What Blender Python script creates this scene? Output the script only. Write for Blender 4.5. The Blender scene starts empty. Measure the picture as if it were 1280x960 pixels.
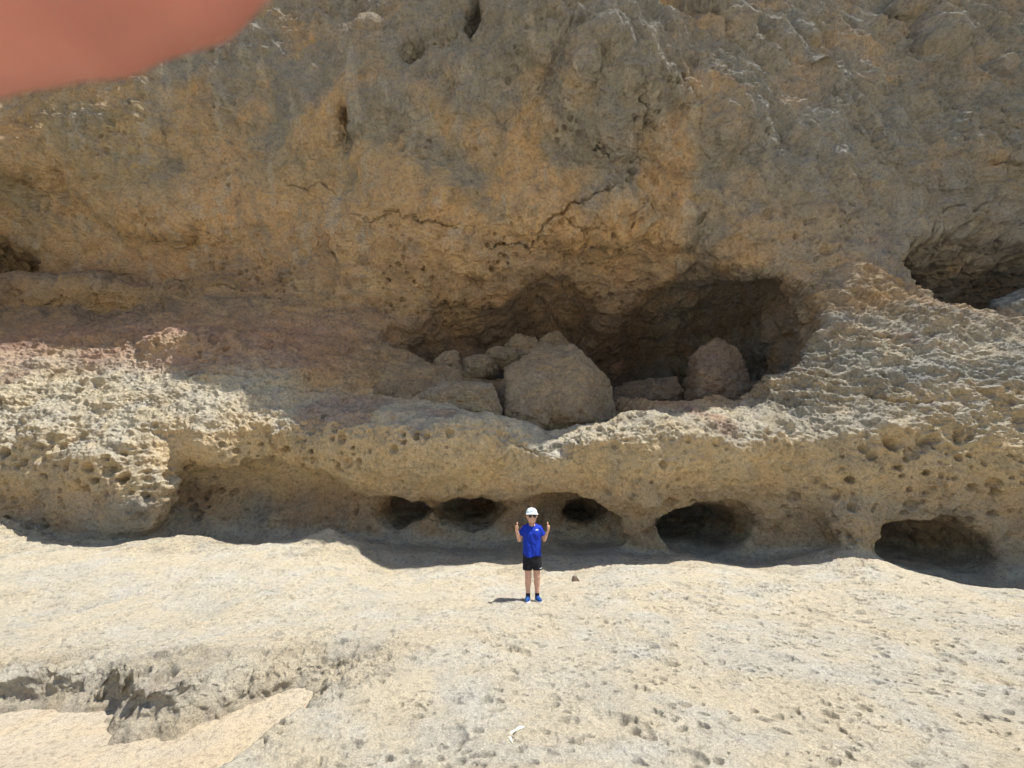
import bpy, math
import numpy as np
R = math.radians
scene = bpy.context.scene

# ------------------------------------------------------------------ camera, light, exposure
F_PX, PITCH, CAM_H = 482.0, R(15), 1.5
cam_d = bpy.data.cameras.new('camera')
cam = bpy.data.objects.new('camera', cam_d)
scene.collection.objects.link(cam)
scene.camera = cam
cam.location = (0, 0, CAM_H)
cam.rotation_euler = (R(90) + PITCH, 0, 0)
cam_d.sensor_width = 36
cam_d.lens = 36 * F_PX / 1280
cam_d.clip_start = 0.005
cam_d.clip_end = 3000
cam_d.dof.use_dof = True
cam_d.dof.focus_distance = 6.5
cam_d.dof.aperture_fstop = 9.5

SUN_EL, SUN_TOWARD_CAM = 68.5, 16.0        # degrees; the sun stands to the right, a little in front of the cliff
sx = math.cos(R(SUN_EL)) * math.cos(R(SUN_TOWARD_CAM))
sy = -math.cos(R(SUN_EL)) * math.sin(R(SUN_TOWARD_CAM))
sz = math.sin(R(SUN_EL))
world = bpy.data.worlds.new('World')
scene.world = world
world.use_nodes = True
wn = world.node_tree
sky = wn.nodes.new('ShaderNodeTexSky')
sky.sky_type = 'NISHITA'
sky.sun_disc = False
sky.sun_elevation = R(SUN_EL)
sky.sun_rotation = math.atan2(sx, sy)
bg = wn.nodes['Background']
bg.inputs['Strength'].default_value = 0.10
wn.links.new(sky.outputs['Color'], bg.inputs['Color'])
sun_d = bpy.data.lights.new('sun', 'SUN')
sun_d.energy = 4.4
sun_d.angle = R(0.5)
sun_d.color = (1.0, 0.965, 0.90)
sun = bpy.data.objects.new('sun', sun_d)
scene.collection.objects.link(sun)
from mathutils import Vector
sun.rotation_euler = Vector((sx, sy, sz)).to_track_quat('Z', 'Y').to_euler()
scene.view_settings.view_transform = 'Standard'
scene.view_settings.look = 'None'
scene.view_settings.exposure = 0.73
scene.view_settings.gamma = 1
scene.cycles.max_bounces = 8
scene.cycles.diffuse_bounces = 4

# ------------------------------------------------------------------ numpy helpers
f32 = np.float32

def ray(px, py):
    u = (px - 640) / F_PX; v = (480 - py) / F_PX
    return u, math.cos(PITCH) - v * math.sin(PITCH), math.sin(PITCH) + v * math.cos(PITCH)

def at(px, py, Y):
    """world point on the plane y = Y under a photo pixel"""
    u, dy, dz = ray(px, py)
    return np.array([u / dy * Y, Y, CAM_H + dz / dy * Y])

def sstep(a, b, t):
    t = np.clip((t - a) / (b - a), 0, 1)
    return t * t * (3 - 2 * t)

def _hash(ix, iy, iz, seed):
    h = (ix.astype(np.uint32) * np.uint32(374761393) + iy.astype(np.uint32) * np.uint32(668265263)
         + iz.astype(np.uint32) * np.uint32(2147483647) + np.uint32((seed * 1274126177) & 0xffffffff))
    h ^= h >> np.uint32(13); h *= np.uint32(1274126177); h ^= h >> np.uint32(16)
    h *= np.uint32(2246822519); h ^= h >> np.uint32(13)
    return h

_G = np.array([[1,1,0],[-1,1,0],[1,-1,0],[-1,-1,0],[1,0,1],[-1,0,1],[1,0,-1],[-1,0,-1],
               [0,1,1],[0,-1,1],[0,1,-1],[0,-1,-1],[1,1,0],[-1,1,0],[0,-1,1],[0,-1,-1]], dtype=f32)

def perlin(x, y, z, seed=0):
    x = x.astype(f32); y = y.astype(f32); z = z.astype(f32)
    fx = np.floor(x); fy = np.floor(y); fz = np.floor(z)
    ix = fx.astype(np.int32); iy = fy.astype(np.int32); iz = fz.astype(np.int32)
    x = x - fx; y = y - fy; z = z - fz
    u = x*x*x*(x*(x*6-15)+10); v = y*y*y*(y*(y*6-15)+10); w = z*z*z*(z*(z*6-15)+10)
    out = np.zeros_like(x)
    for dx in (0, 1):
        wx = u if dx else 1 - u
        for dy in (0, 1):
            wy = wx * (v if dy else 1 - v)
            for dz in (0, 1):
                g = _G[_hash(ix + dx, iy + dy, iz + dz, seed) & np.uint32(15)]
                d = g[..., 0] * (x - dx) + g[..., 1] * (y - dy) + g[..., 2] * (z - dz)
                out += d * wy * (w if dz else 1 - w)
    return out

def fbm(x, y, z, sc, octv, seed=0, gain=0.5, ridge=False):
    out = 0; a = 1.0; tot = 0
    for o in range(octv):
        n = perlin(x / sc + 17.3 * o, y / sc - 9.1 * o, z / sc + 3.7 * o, seed + o)
        if ridge: n = 1 - 2.2 * np.abs(n)
        out = out + a * n; tot += a; a *= gain; sc *= 0.49
    return out / tot

def worley(x, y, z, sc, seed=0, keep=1.0):
    """distance (in cells) to the nearest random point and that point's random number"""
    x = (x / sc).astype(f32); y = (y / sc).astype(f32); z = (z / sc).astype(f32)
    ix = np.floor(x).astype(np.int32); iy = np.floor(y).astype(np.int32); iz = np.floor(z).astype(np.int32)
    best = np.full(x.shape, 9, f32); rid = np.zeros(x.shape, f32)
    for dx in (-1, 0, 1):
        for dy in (-1, 0, 1):
            for dz in (-1, 0, 1):
                h = _hash(ix + dx, iy + dy, iz + dz, seed)
                a = (h & np.uint32(1023)).astype(f32) / 1023
                b = ((h >> np.uint32(10)) & np.uint32(1023)).astype(f32) / 1023
                c = ((h >> np.uint32(20)) & np.uint32(1023)).astype(f32) / 1023
                r = ((h * np.uint32(2654435761)) >> np.uint32(12) & np.uint32(1023)).astype(f32) / 1023
                d = np.sqrt((ix + dx + a - x)**2 + (iy + dy + b - y)**2 + (iz + dz + c - z)**2)
                d = np.where(r < keep, d, 9)
                m = d < best
                best = np.where(m, d, best); rid = np.where(m, r, rid)
    return best, rid

def pits(x, y, z, sc, rad, seed, keep):
    """0..1 bowl-shaped pits of several sizes"""
    d, r = worley(x, y, z, sc, seed, keep)
    rr = rad * (0.45 + 0.75 * ((r * 7.31) % 1))
    return np.clip(1 - (d / rr)**2, 0, 1)

def pits2(x, y, sc, rad, seed, keep):
    """pits scattered over a level sheet: some round, some stretched"""
    x = (x / sc).astype(f32); y = (y / sc).astype(f32)
    ix = np.floor(x).astype(np.int32); iy = np.floor(y).astype(np.int32)
    out = np.zeros(x.shape, f32)
    for dx in (-1, 0, 1):
        for dy in (-1, 0, 1):
            h = _hash(ix + dx, iy + dy, ix * 0, seed)
            a = (h & np.uint32(1023)).astype(f32) / 1023; b = ((h >> np.uint32(10)) & np.uint32(1023)).astype(f32) / 1023
            c = ((h >> np.uint32(20)) & np.uint32(1023)).astype(f32) / 1023
            r = ((h * np.uint32(2654435761)) >> np.uint32(12) & np.uint32(1023)).astype(f32) / 1023
            ca = np.cos(c * 6.28); sa = np.sin(c * 6.28); ux = ix + dx + a - x; uy = iy + dy + b - y
            st = 0.6 + 1.2 * ((r * 5.7) % 1)
            d = np.hypot((ux * ca + uy * sa) / st, uy * ca - ux * sa)
            rr = rad * (0.35 + 0.85 * ((c * 7.31) % 1))
            out = np.maximum(out, np.where(r < keep, np.clip(1 - (d / rr)**2, 0, 1), 0))
    return out

def smin(a, b, k):
    h = np.clip(0.5 + 0.5 * (b - a) / k, 0, 1)
    return b * (1 - h) + a * h - k * h * (1 - h)
def smax(a, b, k): return -smin(-a, -b, k)

def surface_net(F, origin, step):
    """F > 0 inside.  returns verts, quads (outward facing)"""
    S = F > 0
    nx, ny, nz = F.shape
    cnt = np.zeros((nx-1, ny-1, nz-1), np.int8)
    for a in (0,1):
        for b in (0,1):
            for c in (0,1):
                cnt += S[a:nx-1+a, b:ny-1+b, c:nz-1+c]
    act = np.argwhere((cnt > 0) & (cnt < 8))
    idx = np.full(cnt.shape, -1, np.int32)
    idx[act[:,0], act[:,1], act[:,2]] = np.arange(len(act))
    P = np.zeros((len(act), 3)); W = np.zeros(len(act))
    cor = [(a,b,c) for a in (0,1) for b in (0,1) for c in (0,1)]
    for A in cor:
        for ax in range(3):
            if A[ax]: continue
            B = list(A); B[ax] = 1
            fa = F[act[:,0]+A[0], act[:,1]+A[1], act[:,2]+A[2]]
            fb = F[act[:,0]+B[0], act[:,1]+B[1], act[:,2]+B[2]]
            m = (fa > 0) != (fb > 0)
            t = np.where(m, fa / np.where(m, fa - fb, 1), 0)
            p = np.tile(np.array(A, float), (len(act), 1)); p[:, ax] = t
            P += p * m[:, None]; W += m
    V = (act + P / W[:, None]) * step + np.asarray(origin)
    Q = []
    for ax in range(3):
        o1, o2 = [(1,2),(2,0),(0,1)][ax]
        sl0 = [slice(None)]*3; sl1 = [slice(None)]*3
        sl0[ax] = slice(0, -1); sl1[ax] = slice(1, None)
        s0 = S[tuple(sl0)]; s1 = S[tuple(sl1)]
        e = np.argwhere(s0 != s1)
        ok = (e[:,o1] > 0) & (e[:,o2] > 0) & (e[:,o1] < cnt.shape[o1]) & (e[:,o2] < cnt.shape[o2])
        e = e[ok]
        flip = s0[e[:,0], e[:,1], e[:,2]]
        def g(d1, d2):
            q = e.copy(); q[:,o1] -= d1; q[:,o2] -= d2
            return idx[q[:,0], q[:,1], q[:,2]]
        q = np.stack([g(1,1), g(0,1), g(0,0), g(1,0)], 1)
        q[~flip] = q[~flip][:, ::-1]
        Q.append(q)
    return V, np.concatenate(Q)

def subdivide(V, Q):
    n = len(V)
    E = np.concatenate([Q[:, [0,1]], Q[:, [1,2]], Q[:, [2,3]], Q[:, [3,0]]])
    E.sort(axis=1)
    key = E[:,0].astype(np.int64) * n + E[:,1]
    uk, inv = np.unique(key, return_inverse=True)
    ea = uk // n; eb = uk % n
    EV = (V[ea] + V[eb]) * 0.5
    FV = V[Q].mean(1)
    m = len(Q)
    e0, e1, e2, e3 = (inv[i*m:(i+1)*m] + n for i in range(4))
    fv = np.arange(m) + n + len(uk)
    NQ = np.concatenate([np.stack(t, 1) for t in (
        (Q[:,0], e0, fv, e3), (e0, Q[:,1], e1, fv), (fv, e1, Q[:,2], e2), (e3, fv, e2, Q[:,3]))])
    return np.concatenate([V, EV, FV]), NQ

def smooth(V, Q, it=1, lam=0.5):
    n = len(V)
    a = np.concatenate([Q[:,i] for i in range(4)]); b = np.concatenate([Q[:,(i+1)%4] for i in range(4)])
    I = np.concatenate([a, b]); J = np.concatenate([b, a])
    w = np.maximum(np.bincount(I, minlength=n), 1)
    for _ in range(it):
        A = np.stack([np.bincount(I, V[J, k], minlength=n) / w for k in range(3)], 1)
        V = V + lam * (A - V)
    return V

def normals(V, Q):
    fn = np.cross(V[Q[:,2]] - V[Q[:,0]], V[Q[:,3]] - V[Q[:,1]])
    N = np.stack([np.bincount(Q.ravel(), np.repeat(fn[:,k], 4), minlength=len(V)) for k in range(3)], 1)
    return N / np.maximum(np.linalg.norm(N, axis=1, keepdims=True), 1e-9)

def mesh_obj(name, V, Q, mat, parent=None, col=None, rough=None):
    me = bpy.data.meshes.new(name)
    V = np.ascontiguousarray(V, f32); Q = np.ascontiguousarray(Q, np.int32)
    me.vertices.add(len(V)); me.vertices.foreach_set('co', V.ravel())
    me.loops.add(Q.size); me.loops.foreach_set('vertex_index', Q.ravel())
    me.polygons.add(len(Q)); k = Q.shape[1]
    me.polygons.foreach_set('loop_start', np.arange(len(Q), dtype=np.int32) * k)
    me.polygons.foreach_set('use_smooth', np.ones(len(Q), bool))
    me.update(calc_edges=True); me.validate()
    if col is not None:
        a = me.attributes.new('tint', 'FLOAT_VECTOR', 'POINT')
        a.data.foreach_set('vector', np.ascontiguousarray(col, f32).ravel())
    if rough is not None:
        a = me.attributes.new('crust', 'FLOAT', 'POINT')
        a.data.foreach_set('value', np.ascontiguousarray(rough, f32))
    me.materials.append(mat)
    o = bpy.data.objects.new(name, me)
    scene.collection.objects.link(o)
    if parent: o.parent = parent
    return o

def tag(o, label=None, cat=None, group=None, kind=None):
    if label: o['label'] = label
    if cat: o['category'] = cat
    if group: o['group'] = group
    if kind: o['kind'] = kind
    return o

def rbf(px, py, val, qx, qy, reg=1e-3):
    P = np.stack([px, py], 1)
    D = np.hypot(P[:,None,0] - P[None,:,0], P[:,None,1] - P[None,:,1])
    n = len(P)
    A = np.zeros((n+3, n+3)); A[:n,:n] = -D + np.eye(n) * -reg * 0
    A[:n,:n] += np.eye(n) * reg
    A[:n,n] = 1; A[:n,n+1:] = P; A[n,:n] = 1; A[n+1:,:n] = P.T
    w = np.linalg.solve(A, np.concatenate([val, [0,0,0]]))
    out = w[n] + w[n+1] * qx + w[n+2] * qy
    for i in range(n):
        out = out - w[i] * np.hypot(qx - P[i,0], qy - P[i,1])
    return out

# ------------------------------------------------------------------ materials
def node_mat(name):
    m = bpy.data.materials.new(name); m.use_nodes = True
    return m, m.node_tree.nodes, m.node_tree.links, m.node_tree.nodes['Principled BSDF']

def rock_material(name, grain=1.0, bump=1.0, pit=1.0, attr=True, base=(0.4, 0.3, 0.2), var=0.35, speck=0.8):
    m, N, L, B = node_mat(name)
    B.inputs['Roughness'].default_value = 0.93
    B.inputs['Specular IOR Level'].default_value = 0.15
    geo = N.new('ShaderNodeNewGeometry')
    def noise(scale, detail=6, rough=0.6, dist=0.0):
        n = N.new('ShaderNodeTexNoise'); n.inputs['Scale'].default_value = scale
        n.inputs['Detail'].default_value = detail; n.inputs['Roughness'].default_value = rough
        n.inputs['Distortion'].default_value = dist
        L.new(geo.outputs['Position'], n.inputs['Vector']); return n
    def ramp(fac, stops):
        r = N.new('ShaderNodeValToRGB'); e = r.color_ramp.elements
        while len(e) < len(stops): e.new(0.5)
        for i, (p, c) in enumerate(stops):
            e[i].position = p; e[i].color = (c, c, c, 1) if not isinstance(c, tuple) else (*c, 1)
        L.new(fac, r.inputs['Fac']); return r
    def mix(kind, fac, a, b):
        x = N.new('ShaderNodeMix'); x.data_type = 'RGBA'; x.blend_type = kind
        if isinstance(fac, float): x.inputs[0].default_value = fac
        else: L.new(fac, x.inputs[0])
        for s, v in ((6, a), (7, b)):
            if isinstance(v, tuple): x.inputs[s].default_value = (*v, 1)
            else: L.new(v, x.inputs[s])
        return x.outputs[2]
    if attr:
        at_ = N.new('ShaderNodeAttribute'); at_.attribute_name = 'tint'; c = at_.outputs['Vector']
    else:
        rgb = N.new('ShaderNodeRGB'); rgb.outputs[0].default_value = (*base, 1); c = rgb.outputs[0]
    n1 = noise(2.3, 8, 0.68, 0.6); n2 = noise(13 * grain, 8, 0.72); n3 = noise(60 * grain, 4, 0.7); n4 = noise(0.9, 4, 0.6, 1.0)
    r1 = ramp(n1.outputs['Fac'], [(0.30, (1 - var*0.9, 1 - var*0.85, 1 - var*0.72)), (0.5, (1, 1, 1)), (0.7, (1 + var*0.28, 1 + var*0.22, 1 + var*0.12))])
    c = mix('MULTIPLY', 1.0, c, r1.outputs['Color'])
    r2 = ramp(n2.outputs['Fac'], [(0.34, (0.50, 0.47, 0.45)), (0.47, (0.98, 0.98, 0.98)), (0.66, (1.18, 1.16, 1.12))])
    c = mix('MULTIPLY', speck, c, r2.outputs['Color'])
    r4 = ramp(n4.outputs['Fac'], [(0.42, (0.97, 0.99, 1.03)), (0.58, (1.03, 1.0, 0.95))])
    c = mix('MULTIPLY', 1.0, c, r4.outputs['Color'])
    r3 = ramp(n3.outputs['Fac'], [(0.34, 0.55), (0.48, 0.98), (0.66, 1.25)])
    c = mix('MULTIPLY', speck, c, r3.outputs['Color'])
    L.new(c, B.inputs['Base Color'])
    # relief
    vor = N.new('ShaderNodeTexVoronoi'); vor.inputs['Scale'].default_value = 22 * grain
    nw = noise(6, 3, 0.6)
    add = N.new('ShaderNodeVectorMath'); add.operation = 'MULTIPLY_ADD'
    L.new(nw.outputs['Color'], add.inputs[0]); add.inputs[1].default_value = (0.14, 0.14, 0.14)
    L.new(geo.outputs['Position'], add.inputs[2]); L.new(add.outputs[0], vor.inputs['Vector'])
    rv = ramp(vor.outputs['Distance'], [(0.10, 0.0), (0.34, 1.0)])
    nm = noise(1.7, 3, 0.6); rm = ramp(nm.outputs['Fac'], [(0.46, 0.0), (0.6, 1.0)])
    pm = N.new('ShaderNodeMath'); pm.operation = 'MULTIPLY'
    inv = N.new('ShaderNodeMath'); inv.operation = 'SUBTRACT'; inv.inputs[0].default_value = 1
    L.new(rv.outputs['Color'], inv.inputs[1]); L.new(inv.outputs[0], pm.inputs[0]); L.new(rm.outputs['Color'], pm.inputs[1])
    h = N.new('ShaderNodeMath'); h.operation = 'MULTIPLY_ADD'
    L.new(pm.outputs[0], h.inputs[0]); h.inputs[1].default_value = -0.5 * pit
    nb = noise(24 * grain, 9, 0.75); nb.noise_type = 'FBM'
    L.new(nb.outputs['Fac'], h.inputs[2])
    b1 = N.new('ShaderNodeBump'); b1.inputs['Strength'].default_value = 1.0
    b1.inputs['Distance'].default_value = 0.085 * bump / grain
    L.new(h.outputs[0], b1.inputs['Height'])
    b2 = N.new('ShaderNodeBump'); b2.inputs['Strength'].default_value = 0.8
    b2.inputs['Distance'].default_value = 0.022 * bump / grain
    nf = noise(110 * grain, 4, 0.7)
    L.new(nf.outputs['Fac'], b2.inputs['Height']); L.new(b1.outputs['Normal'], b2.inputs['Normal'])
    L.new(b2.outputs['Normal'], B.inputs['Normal'])
    return m

def plain(name, col, rough=0.7, spec=0.3, bump=0.0, bscale=200, var=0.0, sss=0.0, obj=True):
    m, N, L, B = node_mat(name)
    B.inputs['Roughness'].default_value = rough
    B.inputs['Specular IOR Level'].default_value = spec
    tc = N.new('ShaderNodeTexCoord')
    n = N.new('ShaderNodeTexNoise'); n.inputs['Scale'].default_value = bscale; n.inputs['Detail'].default_value = 4
    L.new(tc.outputs['Object'], n.inputs['Vector'])
    mx = N.new('ShaderNodeMix'); mx.data_type = 'RGBA'
    mx.inputs[6].default_value = (*[c * (1 - var) for c in col], 1); mx.inputs[7].default_value = (*[min(1, c * (1 + var)) for c in col], 1)
    L.new(n.outputs['Fac'], mx.inputs[0]); L.new(mx.outputs[2], B.inputs['Base Color'])
    if bump:
        b = N.new('ShaderNodeBump'); b.inputs['Distance'].default_value = bump; L.new(n.outputs['Fac'], b.inputs['Height'])
        L.new(b.outputs['Normal'], B.inputs['Normal'])
    if sss:
        B.inputs['Subsurface Weight'].default_value = sss
        B.inputs['Subsurface Radius'].default_value = (1, 0.35, 0.2)
        B.inputs['Subsurface Scale'].default_value = 0.01
    return m

M_cliff = rock_material('sandstone_face', 1.0, 1.0, 1.0)
M_ground = rock_material('limestone_shelf', 1.3, 0.95, 0.8, var=0.14, speck=0.55)
M_sand = rock_material('loose_sand', 2.0, 0.35, 0.0, attr=False, base=(0.47, 0.40, 0.295), var=0.12)

# palette: rock colours; BELLY also holds painted ground bounce
OCHRE = np.array([.60, .41, .235]); ORANGE = np.array([.50, .36, .20]); CREAM = np.array([.66, .59, .45])
GREY = np.array([.30, .295, .265]); OLIVE = np.array([.41, .345, .225]); PINK = np.array([.46, .30, .22])
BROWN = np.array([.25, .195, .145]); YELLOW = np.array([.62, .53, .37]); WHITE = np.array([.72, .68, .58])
BELLY = np.array([.72, .56, .34])

# ------------------------------------------------------------------ ground relief (shared by the shelf and the cliff foot)
GP = [(-150,700,7.6),(0,690,7.4),(0,655,8.4),(60,675,8.2),(110,682,8.0),(225,672,8.1),(300,683,8.0),(370,680,8.0),(408,661,8.2),(440,688,7.9),
      (470,712,7.7),(560,716,7.7),(650,718,7.7),(700,716,7.6),(760,704,7.7),(860,700,7.75),(910,708,7.7),(960,717,7.5),(1010,705,7.6),(1060,680,7.7),
      (1100,697,7.4),(1150,720,7.2),(1170,728,7.9),(1235,742,7.7),(1140,716,8.2),(880,708,8.9),(1210,732,6.9),(1270,735,6.8),(1400,735,6.7)]
_g = [tuple(at(*p)) for p in GP]
for xx in np.arange(-14, 18.1, 2.0):
    for yy in (1.0, 2.5, 4.0, 5.3): _g.append((xx, yy, 0.0))
    _g.append((xx, 9.4, 0.25)); _g.append((xx, 11.5, 0.3)); _g.append((xx, 15, 0.3))
_g = np.array(_g)

def relief(x, y):
    """height of the rock shelf"""
    h = rbf(_g[:,0], _g[:,1], _g[:,2], x, np.clip(y, -1, 16), 0.05)
    h = np.where(np.abs(x) > 16, 0, h) * sstep(3.0, 6.0, y)
    z0 = np.zeros_like(x)
    h = h + 0.10 * fbm(x, y, z0, 2.6, 3, 5) * sstep(0.5, 2, y)
    return h

# basin of sand in the near left, with a ragged scarp behind it
BAS = [(-7.5,3.75),(-4.6,3.55),(-3.9,3.82),(-3.2,3.82),(-2.75,3.5),(-2.45,3.45),(-2.1,3.62),(-1.7,3.75),(-1.42,3.72),(-1.45,3.4),(-1.6,3.0),(-1.72,2.7),(-1.6,2.3),(-1.35,1.5),(-1.35,0.2),(-7.5,0.2)]
def poly_sd(x, y, P):
    """signed distance, negative inside"""
    d = np.full(x.shape, 1e9); s = np.ones(x.shape)
    n = len(P)
    for i in range(n):
        ax, ay = P[i]; bx, by = P[i-1]
        ex, ey = bx-ax, by-ay; wx, wy = x-ax, y-ay
        t = np.clip((wx*ex+wy*ey)/(ex*ex+ey*ey), 0, 1)
        d = np.minimum(d, (wx-ex*t)**2 + (wy-ey*t)**2)
        c1 = y >= ay; c2 = y < by; c3 = ex*wy > ey*wx
        s = np.where((c1 & c2 & c3) | (~c1 & ~c2 & ~c3), -s, s)
    return s * np.sqrt(d)

SUNBLOBS = []
# ------------------------------------------------------------------ the cliff: face depth over (x, z) from sections
COLS = {
 -420: [(700,8.2),(600,8.0),(560,7.5),(500,8.2),(440,9.4),(400,10.2),(350,11),(300,10.8),(200,10),(0,8.8),(-150,8.5)],
 -150: [(700,8.5),(600,8.6),(560,7.9),(500,8.8),(440,10.2),(400,11),(350,12),(300,11.5),(200,10),(0,8.8),(-150,8.5)],
 50: [(690,8.7),(630,8.6),(585,8.1),(540,8.2),(480,9.2),(420,10.8),(390,11.6),(360,12.2),(320,12),(260,11),(150,10.0),(0,9.5),(-120,9.4)],
 160: [(700,8.5),(640,8.05),(590,7.9),(540,8.2),(480,9.2),(430,10.4),(400,11.2),(360,12.2),(330,11.8),(250,10.8),(150,9.9),(0,9.4)],
 240: [(680,9.1),(620,9.0),(580,8.6),(545,8.0),(510,8.5),(480,9.1),(445,9.9),(400,11),(365,12),(330,11.6),(250,10.7),(150,9.8),(0,9.3),(-120,9.2)],
 340: [(680,9.2),(620,9.1),(575,8.7),(545,8.1),(515,8.6),(485,9.3),(455,9.8),(420,10.3),(370,11.3),(340,11.2),(280,10.7),(230,10.6),(190,10.0),(120,9.6),(60,9.3),(0,9.2),(-120,9.2)],
 430: [(690,9.3),(640,9.2),(600,8.6),(560,8.0),(530,8.2),(505,8.9),(480,9.5),(440,10.2),(400,10.7),(350,10.7),(300,10.3),(240,10.1),(200,9.7),(150,8.9),(80,8.8),(0,8.9),(-120,9.0)],
 500: [(690,9.2),(640,9.0),(600,8.3),(570,7.9),(540,7.9),(515,8.5),(490,9.5),(450,10.7),(410,11.0),(350,10.6),(300,10.1),(230,9.4),(170,9.0),(120,8.3),(60,8.2),(0,8.2),(-120,8.2)],
 560: [(690,9.2),(640,9),(600,8.3),(570,7.9),(535,7.8),(512,8.4),(495,9.2),(470,10.6),(430,11.8),(380,11.3),(340,10.5),(300,9.9),(250,9.3),(200,9.2),(150,8.6),(100,8.1),(60,8.2),(30,7.7),(-120,7.5)],
 620: [(600,8.3),(585,7.95),(562,7.9),(545,8.3),(528,9.2),(505,10.6),(60,7.4),(20,7.2)],
 740: [(600,8.1),(580,7.8),(558,7.7),(542,8.1),(527,9.1),(505,10.8),(110,7.5),(75,6.95),(30,6.85),(-20,7.3)],
 680: [(690,9.2),(640,9),(600,8.3),(585,7.9),(570,7.9),(556,8.2),(545,8.8),(530,9.6),(500,11.2),(430,12.4),(380,11.8),(340,10.8),(280,9.8),(200,8.8),(100,7.7),(60,7.0),(20,6.85),(-20,7.15),(-120,8.1)],
 790: [(690,8.6),(640,8.4),(600,7.9),(565,7.6),(540,7.7),(525,8.2),(512,9.4),(480,11.2),(400,12),(360,11.2),(335,10.6),(280,9.7),(200,8.7),(140,7.7),(105,7.1),(70,6.95),(0,7.6),(-120,8.3)],
 900: [(715,8.9),(650,8.8),(600,8),(565,7.6),(535,7.8),(518,8.3),(506,9.2),(470,10.0),(400,10.2),(360,10.0),(330,9.8),(280,9.5),(210,8.7),(175,7.95),(150,7.8),(60,8.2),(0,8.4),(-120,8.6)],
 960: [(506,8.7),(480,8.9),(430,9.2),(380,9.4),(340,9.5)],
 1000: [(700,8.4),(640,8.2),(600,7.8),(560,7.6),(530,7.8),(500,8.3),(440,8.7),(370,9.0),(320,9.2),(240,8.7),(200,8.4),(100,8.5),(0,8.6),(-120,8.8)],
 1080: [(690,7.9),(640,7.8),(600,7.4),(540,7.5),(480,7.8),(420,8.2),(360,8.7),(320,9.0),(250,9.0),(100,8.7),(0,8.7),(-120,8.8)],
 1180: [(720,7.9),(650,7.9),(620,7.3),(580,7.2),(520,7.4),(460,7.7),(432,7.9),(403,8.3),(390,9.3),(310,9.9),(285,9.8),(230,9.3),(100,8.8),(0,8.6),(-120,8.6)],
 1280: [(730,7.8),(650,7.7),(610,7.1),(560,7.1),(480,7.4),(448,7.7),(424,8.1),(412,9.2),(320,10),(285,9.8),(200,9.2),(100,8.8),(0,8.6)],
 1450:[(730,7.5),(650,7.4),(610,6.8),(560,6.9),(480,7.5),(400,8.3),(375,8.8),(355,9.5),(320,9.8),(285,9.8),(200,9.1),(100,8.8),(0,8.5),(-120,8.2)],
}
cp = []
for px, l in COLS.items():
    for py, Y in l:
        cp.append(at(px, py, Y))
# unseen brow above the frame, its outline shaped to steer the cast shadows
BROW = [(-14,16.8,9.1),(-8,17.2,9.3),(-4,17.0,9.2),(-1,17.0,7.8),(1,17.0,8.0),(2.5,17.0,8.5),(4.0,17.0,8.7),(5.2,17.0,8.9),(7.0,17,9.0),(10,17,9.0),(14,17,8.9),(18,17,8.6)]
for b in BROW: cp.append(np.array([b[0], b[2], b[1]]))
cp = np.array(cp)

ST = 0.08
X0, X1, Y0, Y1, Z0, Z1 = -19.0, 19.0, 5.4, 16.0, -0.5, 18.2
gx = np.arange(X0, X1, ST); gy = np.arange(Y0, Y1, ST); gz = np.arange(Z0, Z1, ST)
GX2, GZ2 = np.meshgrid(gx, gz, indexing='ij')
face = rbf(cp[:,0], cp[:,2], cp[:,1], GX2, GZ2, 0.02)
face = face + 0.30 * fbm(GX2, GZ2 * 1.2, GX2 * 0 + 3.3, 2.8, 3, 11) + 0.06 * fbm(GX2, GZ2 * 1.6, GX2 * 0, 0.8, 2, 19)
gyx, gyz = np.gradient(face, ST)
k = 1 / np.sqrt(1 + gyx**2 + gyz**2)
X, Y, Z = np.meshgrid(gx.astype(f32), gy.astype(f32), gz.astype(f32), indexing='ij')
F = ((Y - face[:, None, :].astype(f32)) * k[:, None, :].astype(f32))
# wobble used to break up every carved outline
def ell(px, py, Yc, hw, hh, ry, tilt=0.0, flat=0.0):
    """signed distance-ish to an ellipsoid centred under a pixel; hw, hh in pixels at that depth"""
    c = at(px, py, Yc); u, dy, dz = ray(px, py)
    rx = hw / F_PX / dy * Yc; v1 = at(px, py - hh, Yc)[2]; rz = v1 - c[2]
    r = max(rx, rz, ry) + 0.6
    sl = tuple(slice(max(0, int((c[i] - r - o) / ST)), max(0, int((c[i] + r - o) / ST)) + 1) for i, o in ((0, X0), (1, Y0), (2, Z0)))
    xs_, ys_, zs_ = X[sl], Y[sl], Z[sl]
    x = xs_ + 0.20 * fbm(xs_, ys_, zs_, 1.1, 2, 31) + 0.12 * fbm(xs_, ys_, zs_, 0.38, 2, 33) - c[0]; y = ys_ - c[1]; z = zs_ + 0.18 * fbm(xs_, ys_, zs_, 1.0, 2, 41) + 0.12 * fbm(xs_, ys_, zs_, 0.36, 2, 43) - c[2]
    if tilt:
        x, z = x * math.cos(tilt) + z * math.sin(tilt), z * math.cos(tilt) - x * math.sin(tilt)
    q = np.sqrt((x / rx)**2 + (y / ry)**2 + (z / rz)**2)
    return sl, (q - 1) * min(rx, rz, ry)
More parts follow.
